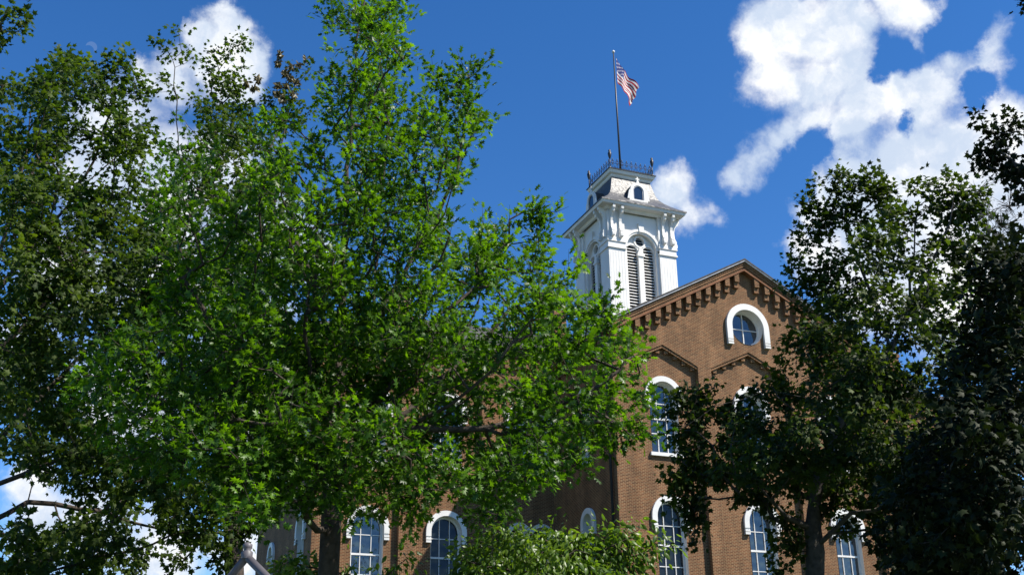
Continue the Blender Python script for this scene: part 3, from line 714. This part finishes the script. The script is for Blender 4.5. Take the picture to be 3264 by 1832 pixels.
    sd = unit(td+np.array([0, 0, lift])+prng.normal(size=(n, 3))*.35)[ti]      # leaves sit along short sprays
    off_ = prng.normal(size=(L_, 3))*sigma
    pos = tp[ti]+off_+sd*((prng.random((L_, 1))-.45)*spray)
    outw = unit(tp-cen)[ti]
    dirv = unit(off_/sigma*.5+sd*.7+outw*.35+prng.normal(size=(L_, 3))*.55+np.array([0, 0, -droop]))
    nor = unit(np.array([0, 0, upb+.1])+outw*.35+prng.normal(size=(L_, 3))*.48)
    size = lsize*prng.uniform(.5, 1.3, L_)
    cl = prng.random(n)**1.3*.75
    tone = np.clip(cl[ti]+prng.random(L_)**1.5*.4, 0, 1)
    if tone_shift is not None: tone = np.clip(tone+tone_shift(tp)[ti], 0, 1)
    leaf_mesh(crown_name, pos, dirv, nor, size, tone, sh, leafm, root, curl)
    return root, arr[:n_], par
def depth_path(pxs): return [tuple(at(x, y, d)) for x, y, d in pxs]
def ground_under(x, y, d): q = at(x, y, d); return (q[0], q[1], -1.6)

# ---- the oak in the middle
OD = 19.0
oak_puffs = [(905,20,85),(960,60,70),(870,80,60),(930,140,90),(880,190,60),(990,170,50),(935,240,85),(985,270,60),(890,300,70),(830,240,28),(840,120,25),(850,40,40),(1000,20,40),(950,340,80),(885,400,80),
 (1195,150,45),(1155,175,40),(1215,215,45),(1130,230,45),(1180,270,55),(1225,300,40),(1190,350,55),(1215,400,35),(1130,330,55),(1080,215,45),(1050,270,60),(1080,340,60),(1110,420,55),(1150,440,40),(1180,410,40),(1030,380,60),
 (1000,450,80),(930,480,90),(860,520,80),(1060,520,70),(980,560,100),(1100,600,50),(900,620,100),(1060,640,90),
 (1230,480,32),(1215,520,35),(1260,545,32),(1330,520,42),(1370,540,35),(1345,580,45),(1230,600,60),(1190,650,60),(1290,640,45),(1340,650,50),(1380,690,45),(1300,700,70),(1230,700,80),(1150,710,80),(1400,650,28),(1440,690,28),
 (1420,740,50),(1510,740,38),(1500,790,50),(1370,780,80),(1450,810,70),(1530,850,60),(1590,870,35),(1640,830,22),(1560,930,60),(1610,950,35),(1480,900,80),(1400,900,90),(1310,850,100),(1560,1010,60),(1620,1090,30),(1585,1070,40),(1540,1090,60),
 (1480,1000,80),(1480,1100,70),(1430,1170,60),(1390,1060,90),(1340,1150,80),(1270,1200,70),(1290,1270,45),(1220,1270,50),(1170,1220,70),(1310,1010,110),(1200,1120,90),
 (1100,760,100),(1200,830,100),(1050,850,110),(1180,940,120),(1060,970,110),(1080,1090,100),(1100,1200,70),(1010,1180,80),(1040,1260,50),(960,1240,55),(940,1090,100),(960,880,110),(960,740,100),
 (700,330,55),(690,400,60),(740,480,70),(660,470,70),(770,560,80),(790,400,50),(480,340,38),(440,430,55),(520,430,60),(430,520,60),(520,540,80),(610,560,80),(600,660,100),(700,640,95),(800,680,100),(860,760,110),(700,780,110),(600,800,110),(500,680,90),(480,800,100),
 (380,880,80),(300,920,75),(230,960,60),(260,1040,65),(370,1000,90),(480,950,110),(600,940,110),(720,920,110),(820,900,110),(880,1000,110),(760,1040,110),(640,1070,110),(520,1090,100),(420,1120,80),(560,1190,85),(680,1180,90),(780,1160,90),(860,1180,80),(700,1260,60),(620,1270,50),(780,1260,50),(880,1260,50),(330,1130,50)]
prng = np.random.default_rng(3)
opts = puffs_to_points(oak_puffs, OD, 3.6, 860, 800, 14.0, prng)
zc_ = at(860, 760, OD)[2]
xr_ = at(1030, 900, OD)[0]; up_ = opts[:, 2] > zc_; rt_ = opts[:, 0] > xr_      # the side towards the hall is the loosest
opts = np.vstack([gaps(opts[up_], 1.0, .42, .4), gaps(opts[~up_ & ~rt_], 1.15, .10, .4), gaps(opts[~up_ & rt_], 1.25, .40, 1.3)])
gb = ground_under(826, 1446, OD)
oak_guides = [[gb]+depth_path([(826,1446,OD),(832,1330,OD),(838,1200,OD),(842,1060,OD),(850,880,OD),(862,680,OD),(872,480,OD),(885,260,OD),(905,60,OD),(925,-60,OD)]),
 depth_path([(838,1200,OD),(905,1120,OD-.7),(1010,1075,OD-1.5),(1130,1020,OD-2.1),(1240,930,OD-2.5),(1340,800,OD-2.6)]),
 depth_path([(840,1160,OD),(930,1085,OD+.3),(1030,1035,OD+.6),(1075,980,OD+1),(1180,900,OD+1.3),(1280,780,OD+1.5)]),
 depth_path([(846,960,OD),(920,860,OD+.3),(1010,700,OD+.5),(1095,560,OD+.5),(1150,430,OD+.3),(1180,260,OD+.2)]),
 depth_path([(842,1080,OD),(760,1000,OD-.5),(650,900,OD-1.2),(540,820,OD-1.6),(460,700,OD-1.8)]),
 depth_path([(840,1160,OD),(760,1120,OD+.4),(640,1080,OD+.8),(480,1040,OD+1.2),(340,980,OD+1.3)]),
 depth_path([(850,900,OD),(800,760,OD+.4),(740,600,OD+.8),(700,440,OD+1)]),
 depth_path([(1010,1075,OD-1.5),(1150,1080,OD-1.6),(1300,1060,OD-1.5),(1450,1000,OD-1.4),(1560,930,OD-1.2)]),
 depth_path([(838,1230,OD),(770,1150,OD-1),(720,1110,OD-1.6)])]
grow('oak_tree', 'tall bright green oak with lobed leaves hiding the left part of the brick hall', 'tree', gb, oak_guides, opts, .17, None, prng, BARK, OAKL, 'oak', .145, 22, .085, droop=.0, curl=.2, spray=.55, lift=.55, upb=.75)

# ---- maples on the left, farther back
MD = 27.0
mp = [(150,215,75),(210,205,60),(100,240,50),(180,160,22),(120,290,50),(30,250,45),(60,215,30),(20,340,55),(60,370,50),(130,350,55),(190,340,35),(280,200,45),(310,170,40),(345,215,32),(270,250,40),(330,250,25),
 (290,320,50),(340,340,40),(320,390,55),(250,380,40),(130,450,50),(90,480,60),(30,470,70),(200,500,55),(270,500,60),(330,470,45),(60,570,80),(180,600,80),(290,600,80),(380,560,60),(30,660,60),(120,700,80),(230,720,90),(340,700,90),(420,640,70),
 (50,790,80),(160,820,90),(280,830,90),(390,800,90),(40,900,80),(130,930,80),(30,1000,70),(120,1040,80),(210,1090,90),(60,1120,70),(320,1180,80),(180,1190,70),(430,1200,80),(540,1240,70),(420,1290,60),(300,1250,50),(480,1330,55),(540,1380,45),(440,1400,30),(250,1160,50),
 (60,1350,50),(150,1330,45),(230,1320,50),(300,1360,50),(340,1400,30),(110,1410,60),(200,1410,60),(30,1420,50),(270,1430,40),(620,1300,40),(590,1340,35)]
prng = np.random.default_rng(5)
mpts = gaps(puffs_to_points(mp, MD, 4.0, 150, 560, 14, prng), 1.6, .06)
gb = ground_under(-150, 1446, MD)
mg = [[gb]+depth_path([(-150,1446,MD),(-140,1250,MD),(-110,1000,MD),(-60,800,MD),(10,600,MD),(50,450,MD),(72,330,MD),(85,230,MD)]),
 depth_path([(-140,1250,MD),(0,1215,MD-1),(100,1175,MD-1.6),(230,1120,MD-2),(400,1050,MD-2)]), depth_path([(-148,1350,MD),(20,1290,MD),(70,1262,MD+.3),(200,1280,MD+.6),(320,1310,MD+1),(480,1340,MD+1.2)]),
 depth_path([(-140,1250,MD),(0,1100,MD+1),(150,950,MD+1.6),(300,800,MD+2),(400,650,MD+2)]), depth_path([(-60,800,MD),(60,650,MD+.3),(170,520,MD+.5),(250,370,MD+.4),(290,240,MD)]),
 depth_path([(-150,1446,MD),(0,1420,MD-1),(160,1400,MD-1.5),(330,1385,MD-1.6)]), depth_path([(-110,1000,MD),(0,880,MD-1),(150,720,MD-1.5),(260,560,MD-1.6)])]
grow('maple_tree', 'dark green maple filling the left edge, its limbs entering from outside the frame', 'tree', gb, mg, mpts, .22, None, prng, BARK, MAPL, 'maple', .14, 31, .14, droop=.5, curl=.35)
M2 = 30.0
m2 = [(395,103,16),(445,105,32),(430,125,20),(485,132,22),(535,150,30),(565,125,24),(600,95,18),(615,115,22),(590,165,34),(560,190,32),(600,210,36),(470,165,26),(490,200,34),(520,215,36),(405,215,34),(430,225,24),(560,235,36),(640,215,30),(660,245,40),(600,260,40),(500,260,40),
 (540,300,60),(620,320,60),(560,380,80),(640,400,70),(470,390,60),(760,180,26),(745,220,30),(770,260,35),(740,290,40),(700,300,40),(600,480,80),(500,480,80),(680,520,80),(420,600,70),(560,620,100),(680,640,90),(500,740,100),(640,760,100),(420,760,70),(560,880,100),(700,880,90),(480,960,90),(620,1040,90),(760,700,70),(560,1140,90),(700,1160,90),(640,1230,70)]
prng = np.random.default_rng(6)
m2p = gaps(puffs_to_points(m2, M2, 3.0, 570, 330, 12, prng), 1.6, .2, 1)
gb = ground_under(590, 1446, M2)
g2 = [[gb]+depth_path([(590,1446,M2),(588,1250,M2),(580,1000,M2),(565,760,M2),(560,560,M2),(550,400,M2),(560,260,M2)]),
 depth_path([(565,760,M2),(500,600,M2),(455,430,M2),(443,300,M2),(440,170,M2)]), depth_path([(580,1000,M2),(660,800,M2-.5),(690,600,M2-.7),(700,420,M2-.7),(720,300,M2-.5)]), depth_path([(580,900,M2),(500,780,M2+.6),(420,700,M2+.8)])]
R2, A2, P2 = grow('maple_tree', 'slender maple rising behind the oak with round leaf tufts against the white cloud', 'tree', gb, g2, m2p, .24, None, prng, BARK, MAPL, 'maple', .135, 28, .14, droop=.55, curl=.4)
# tan seed bunches of that maple
sb = [(705,140,10),(702,160,11),(718,185,12),(730,195,10),(745,205,9),(695,235,12),(712,250,13),(735,170,7),(752,163,7),(770,150,5),(700,215,11),(722,215,11),(740,238,9),(650,200,12),(640,222,12),(620,210,10)]
prng = np.random.default_rng(8)
for x, y, r_ in sb:
    sp = np.array([at(x+float(np.clip(prng.normal(), -1.4, 1.4))*r_*.32, y+float(np.clip(prng.normal(), -1.4, 1.4))*r_*.32, M2-1+prng.random()*.2) for _ in range(max(24, int(r_*5)))]); ns = len(sp)
    leaf_mesh('seed_bunch', sp, unit(prng.normal(size=(ns, 3))+np.array([0, 0, -.6])), unit(prng.normal(size=(ns, 3))+np.array([.3, -.3, .5])), .13*prng.uniform(.7, 1.2, ns), prng.random(ns), 'oval', SEED, R2, .3)

# ---- near branch at the upper left corner, of a tree standing left of the frame
prng = np.random.default_rng(9); ND = 15.0
np_ = [(20,35,18),(0,30,20),(45,48,14),(62,22,12),(50,70,14),(65,60,12),(5,85,16),(-30,60,30),(-60,30,40),(-90,90,50),(-60,160,40),(-100,220,60),(-15,110,10),(8,215,14),(0,245,14)]
npt = puffs_to_points(np_, ND, .8, -60, 160, 16, prng)
gb = ground_under(-420, 1446, ND)
grow('maple_tree', 'maple outside the frame whose dark leafy branch tip reaches into the upper left corner', 'tree', gb,
     [[gb]+depth_path([(-420,1446,ND),(-400,900,ND),(-330,500,ND),(-200,260,ND),(-80,120,ND),(0,60,ND)])], npt, .2, None, prng, BARK, MAPL, 'maple', .085, 24, .065, droop=.5, curl=.35, spray=.14)

# ---- maple on the right, in front of the gabled block
RD = 27.0
rp = [(2040,500,30),(2032,530,18),(2075,475,25),(2110,465,30),(2090,510,35),(2130,500,35),(2180,470,40),(2220,470,36),(2230,510,40),(2170,520,45),(2120,560,40),(2070,560,28),(2060,590,28),(2085,600,25),(2040,600,22),(1995,610,18),(2015,605,14),(2180,590,50),(2240,570,50),
 (2300,450,32),(2290,490,36),(2330,470,30),(2350,510,36),(2310,540,45),(2380,440,22),(2400,470,36),(2440,490,34),(2420,530,45),(2450,540,35),(2400,590,45),(2350,600,35),(2290,610,45),(2410,640,40),(2330,660,50),(2250,650,45),(2190,650,50),(2140,640,25),
 (2010,670,30),(1985,690,24),(2050,670,28),(2090,660,24),(2110,690,26),(2030,710,36),(1985,730,28),(2070,730,36),(2130,730,45),(2000,780,34),(2080,790,50),(2160,790,60),(2220,740,55),(2300,740,60),(2380,720,55),(2250,830,70),(2340,820,70),(2140,860,55),(2060,850,50),(1990,840,28),(1970,880,24),
 (2010,910,45),(2090,930,60),(2180,920,60),(1960,930,24),(1960,1000,45),(2050,1010,60),(2140,1010,70),(1890,1000,34),(1850,1040,40),(1790,1000,34),(1740,1010,36),(1700,1000,22),(1780,1060,40),(1720,1060,32),(1850,1110,50),(1930,1080,55),(2030,1100,65),(1790,1130,45),(1720,1130,30),
 (1740,1180,40),(1690,1190,28),(1700,1240,34),(1760,1240,40),(1730,1300,34),(1755,1350,22),(1830,1190,50),(1810,1250,28),(1920,1180,55),(1930,1250,36),(2010,1200,55),(2110,1170,65),(2120,1090,60),(2220,1100,70),(2210,1180,60),(1970,1300,34),(1990,1370,40),(1960,1430,30),(2040,1290,32),(2060,1430,30),(2030,1370,30),(2090,1260,40),(2110,1330,30),(2180,1260,40),(2230,1240,45),(2300,1150,80),(2290,1000,75),(2380,1060,80),(2390,920,70),(2460,980,70),(2230,1330,45),(2260,1400,45),(2330,1280,70),(2150,950,60),(2250,950,70),(2180,1040,70),(2000,1080,50),(1880,1080,45),(1900,1140,45),(1760,1090,40),(1800,1200,34),(1720,1260,26),(2150,1130,60),(1960,1140,50),(2300,1340,60),(2380,1400,60),(2220,1200,50),(2070,900,45),(2130,780,50),(1700,1020,34),(1760,1040,40),(1830,1060,45),(1690,1100,30),(1740,1150,36),(1800,1170,40),(1860,1170,40),(1700,1215,30),(1745,1265,30),(1880,1240,34),(1940,1210,40),(2000,1150,50),(2080,1180,50),(2130,1230,45)]
prng = np.random.default_rng(12)
rpts = gaps(puffs_to_points(rp, RD, 3.0, 2150, 480, 17, prng), 1.3, .27, 2)
gb = ground_under(2050, 1446, RD)
rg = [[gb]+depth_path([(2050,1446,RD),(2045,1330,RD),(2060,1200,RD),(2100,1080,RD),(2180,980,RD),(2240,880,RD),(2290,760,RD),(2300,640,RD),(2310,520,RD)]),
 depth_path([(2240,880,RD),(2200,760,RD+.4),(2160,660,RD+.5),(2130,560,RD+.4)]), depth_path([(2290,760,RD),(2350,650,RD-.3),(2390,560,RD-.4),(2400,470,RD-.4)]), depth_path([(2100,1080,RD),(2030,1000,RD-.8),(1930,980,RD-1.2),(1800,1020,RD-1.4),(1710,1080,RD-1.3)]),
 depth_path([(2045,1330,RD),(1980,1300,RD-.5),(1900,1210,RD-1),(1800,1180,RD-1.2)]), depth_path([(2200,960,RD),(2150,860,RD+.5),(2080,740,RD+.7),(2030,640,RD+.7)]), depth_path([(2060,1200,RD),(2170,1130,RD+.8),(2300,1050,RD+1.2),(2400,960,RD+1.3)]),
 depth_path([(2048,1380,RD),(2140,1290,RD-.6),(2260,1260,RD-.8),(2340,1220,RD-.8)]), depth_path([(2160,660,RD+.5),(2090,625,RD+.4),(2030,612,RD+.3),(1995,608,RD+.3)])]
grow('maple_tree', 'dark maple standing before the right half of the gable, open crown with forked limbs', 'tree', gb, rg, rpts, .22, None, prng, BARKG, MAPR, 'maple', .14, 26, .115, droop=.5, curl=.35)

# ---- dense tree at the lower right, shade painted into its leaf colour
DD = 21.0
dp_ = [(2510,610,30),(2565,640,50),(2470,660,45),(2530,690,70),(2600,700,80),(2480,760,60),(2560,790,80),(2470,860,70),(2560,900,90),(2430,950,60),(2500,1000,90),(2600,1010,90),(2400,1050,60),(2480,1120,90),(2580,1140,90),(2350,1130,60),(2380,1220,80),(2480,1240,90),(2590,1270,80),(2300,1220,60),(2290,1300,60),(2380,1320,80),(2470,1350,70),(2560,1350,50),(2300,1400,70),(2400,1420,70),(2500,1440,40),(2250,1280,45),(2240,1370,40),(2480,1400,60)]
prng = np.random.default_rng(14)
dpt = gaps(puffs_to_points(dp_, DD, 2.6, 2500, 380, 10.5, prng), 1.4, .24, 3)
gb = ground_under(2680, 1446, DD)
dg = [[gb]+depth_path([(2680,1446,DD),(2670,1300,DD),(2640,1100,DD),(2600,900,DD),(2570,760,DD),(2550,640,DD)]), depth_path([(2670,1300,DD),(2560,1180,DD-.5),(2440,1110,DD-.8),(2330,1120,DD-.8)]),
 depth_path([(2675,1380,DD),(2560,1340,DD+.4),(2420,1300,DD+.6),(2300,1290,DD+.6)]), depth_path([(2640,1100,DD),(2540,960,DD+.4),(2470,860,DD+.6)])]
grow('shade_tree', 'densely leaved tree at the lower right edge, painted almost black green for shade', 'tree', gb, dg, dpt, .24, None, prng, BARKG, NEARL, 'maple', .145, 36, .16, droop=.4, curl=.3)

# ---- near bough at the right edge
KD = 13.0
kp = [(2470,300,12),(2490,320,12),(2475,375,14),(2455,398,12),(2500,350,20),(2520,345,22),(2535,400,24),(2500,400,26),(2465,412,12),(2533,426,18),(2555,300,14),(2560,340,18),(2558,465,18),(2568,505,14),(2565,430,26),(2600,490,26),(2630,430,36),(2640,520,36),(2576,580,12),(2576,2,10),(2600,-10,25),(2650,300,36)]
prng = np.random.default_rng(15)
kpt = puffs_to_points(kp, KD, .5, 2560, 200, 22, prng)
gb = ground_under(2900, 1446, KD)
grow('maple_tree', 'tree outside the frame whose shade-painted dark bough hangs in at the upper right edge', 'tree', gb, [[gb]+depth_path([(2900,1446,KD),(2870,1000,KD),(2780,700,KD),(2680,560,KD),(2600,470,KD),(2540,400,KD)]), depth_path([(2780,700,KD),(2720,300,KD),(2640,80,KD),(2590,0,KD)])],
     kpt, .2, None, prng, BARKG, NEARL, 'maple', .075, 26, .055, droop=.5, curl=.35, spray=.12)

# ---- bare twiggy crown and loose yellow-green crown behind on the right
WD = 34.0
wp = [(2470,590,30),(2440,610,34),(2500,740,50),(2450,720,40),(2420,770,40),(2460,800,50),(2540,760,40),(2430,850,45),(2480,880,40),(2540,840,40),(2560,660,30)]
prng = np.random.default_rng(16)
wpt = puffs_to_points(wp, WD, 1.2, 2480, 150, 9, prng)
bare = np.array([at(2500+prng.normal()*45, 560+prng.normal()*50, WD+prng.normal()*.7) for _ in range(260)])
gb = ground_under(2500, 1446, WD)
wg = [[gb]+depth_path([(2500,1446,WD),(2500,1100,WD),(2497,800,WD),(2495,640,WD),(2480,540,WD),(2462,480,WD)]), depth_path([(2495,640,WD),(2520,570,WD),(2540,520,WD)]), depth_path([(2497,800,WD),(2440,690,WD),(2410,600,WD)])]
WR, WA, WPp = grow('locust_tree', 'thin yellow-green tree at the right with bare grey twigs above its leaves', 'tree', gb, wg, wpt, .16, None, prng, BARKG, OAKL, 'oval', .14, 14, .2)
tb = MB()
for q in bare:
    d_ = np.linalg.norm(WA-q, axis=1); c_ = WA[int(np.argmin(d_+np.maximum(WA[:, 2]-q[2], 0)*2+(d_ < .2)*3))]
    md = (c_+q)/2+prng.normal(size=3)*.1; tb.tube([c_, md, q], [.012, .008, .004], 4, cap=False)
tb.build('bare_twigs', BARKG, WR, fixn=False)

# ---- dogwoods low in front of the hall
def dogwood(puffs, D_, cx, spread, basepx, label, seed, dens=21):
    prng = np.random.default_rng(seed); pt = puffs_to_points(puffs, D_, 1.6, cx, spread, dens, prng)
    gb = ground_under(basepx, 1446, D_); top = at(basepx, 1446, D_)
    gd = [[gb, tuple(top)]]+[[tuple(top), tuple(at(x, y+r_*.3, D_+prng.normal()*.5))] for x, y, r_ in puffs[::3]]
    grow('dogwood_tree', label, 'tree', gb, gd, pt, .09, None, prng, BARK, DOGL, 'oval', .135, 20, .12, droop=1.3, upb=.25, group='dogwoods in front of the hall', curl=.3)
dogwood([(1160,1400,24),(1200,1380,36),(1180,1430,34),(1250,1370,45),(1240,1430,50),(1310,1350,40),(1330,1400,55),(1390,1350,38),(1400,1410,60),(1450,1370,40),(1480,1345,30),(1520,1340,26),(1540,1380,45),(1480,1430,60),(1570,1320,12),(1575,1350,20),(1600,1330,12),(1600,1390,36),(1640,1365,22),(1660,1380,14),(1580,1430,30),(1150,1446,30),(1230,1500,70),(1350,1500,90),(1480,1510,90),(1560,1480,50),(1650,1350,14)],
        22.0, 1400, 330, 1400, 'low dogwood with drooping yellow-green leaves between the oak trunk and the gabled block', 21)
dogwood([(720,1425,26),(760,1440,30),(700,1460,35),(745,1412,18),(785,1420,22),(800,1450,30),(860,1446,22),(880,1430,14),(740,1500,50),(820,1510,50),(1000,1420,18),(1020,1405,14),(985,1440,16),(1030,1395,10),(960,1480,35),(900,1500,40)],
        22.0, 850, 260, 880, 'smaller dogwood showing its tips on both sides of the oak trunk', 22)

# ------------------------------------------------------------------ bent pipe frame, bottom left
FD = 11.0
fm = empty('pipe_frame', at(621, 1396, FD)*np.array([1, 1, 0])+np.array([0, 0, -1.6])); tag(fm, 'peaked grey pipe frame with a small knob on top, at the bottom edge', 'pipe frame')
PIPE = mat('grey_pipe', (.11, .10, .105), .5, .4, 4, .25)
pk_ = at(621, 1399, FD); l0 = at(540, 1500, FD+.5); r0 = at(716, 1496, FD-.3)
for nm, e in (('rail', l0), ('rail', r0)):
    e = np.array(e); ex = e+(e-pk_)*2.2; ex[2] = max(ex[2], -1.6); q = MB(); q.tube([pk_, e, ex, (ex[0], ex[1], -1.6)], .038, 12); q.build(nm, PIPE, fm)
q = MB(); q.lathe(pk_[0], pk_[1], [(.05, pk_[2]-.02), (.055, pk_[2]+.04), (.03, pk_[2]+.06), (.045, pk_[2]+.08), (.045, pk_[2]+.11), (.02, pk_[2]+.13), (0, pk_[2]+.135)], 12); q.build('knob', PIPE, fm)
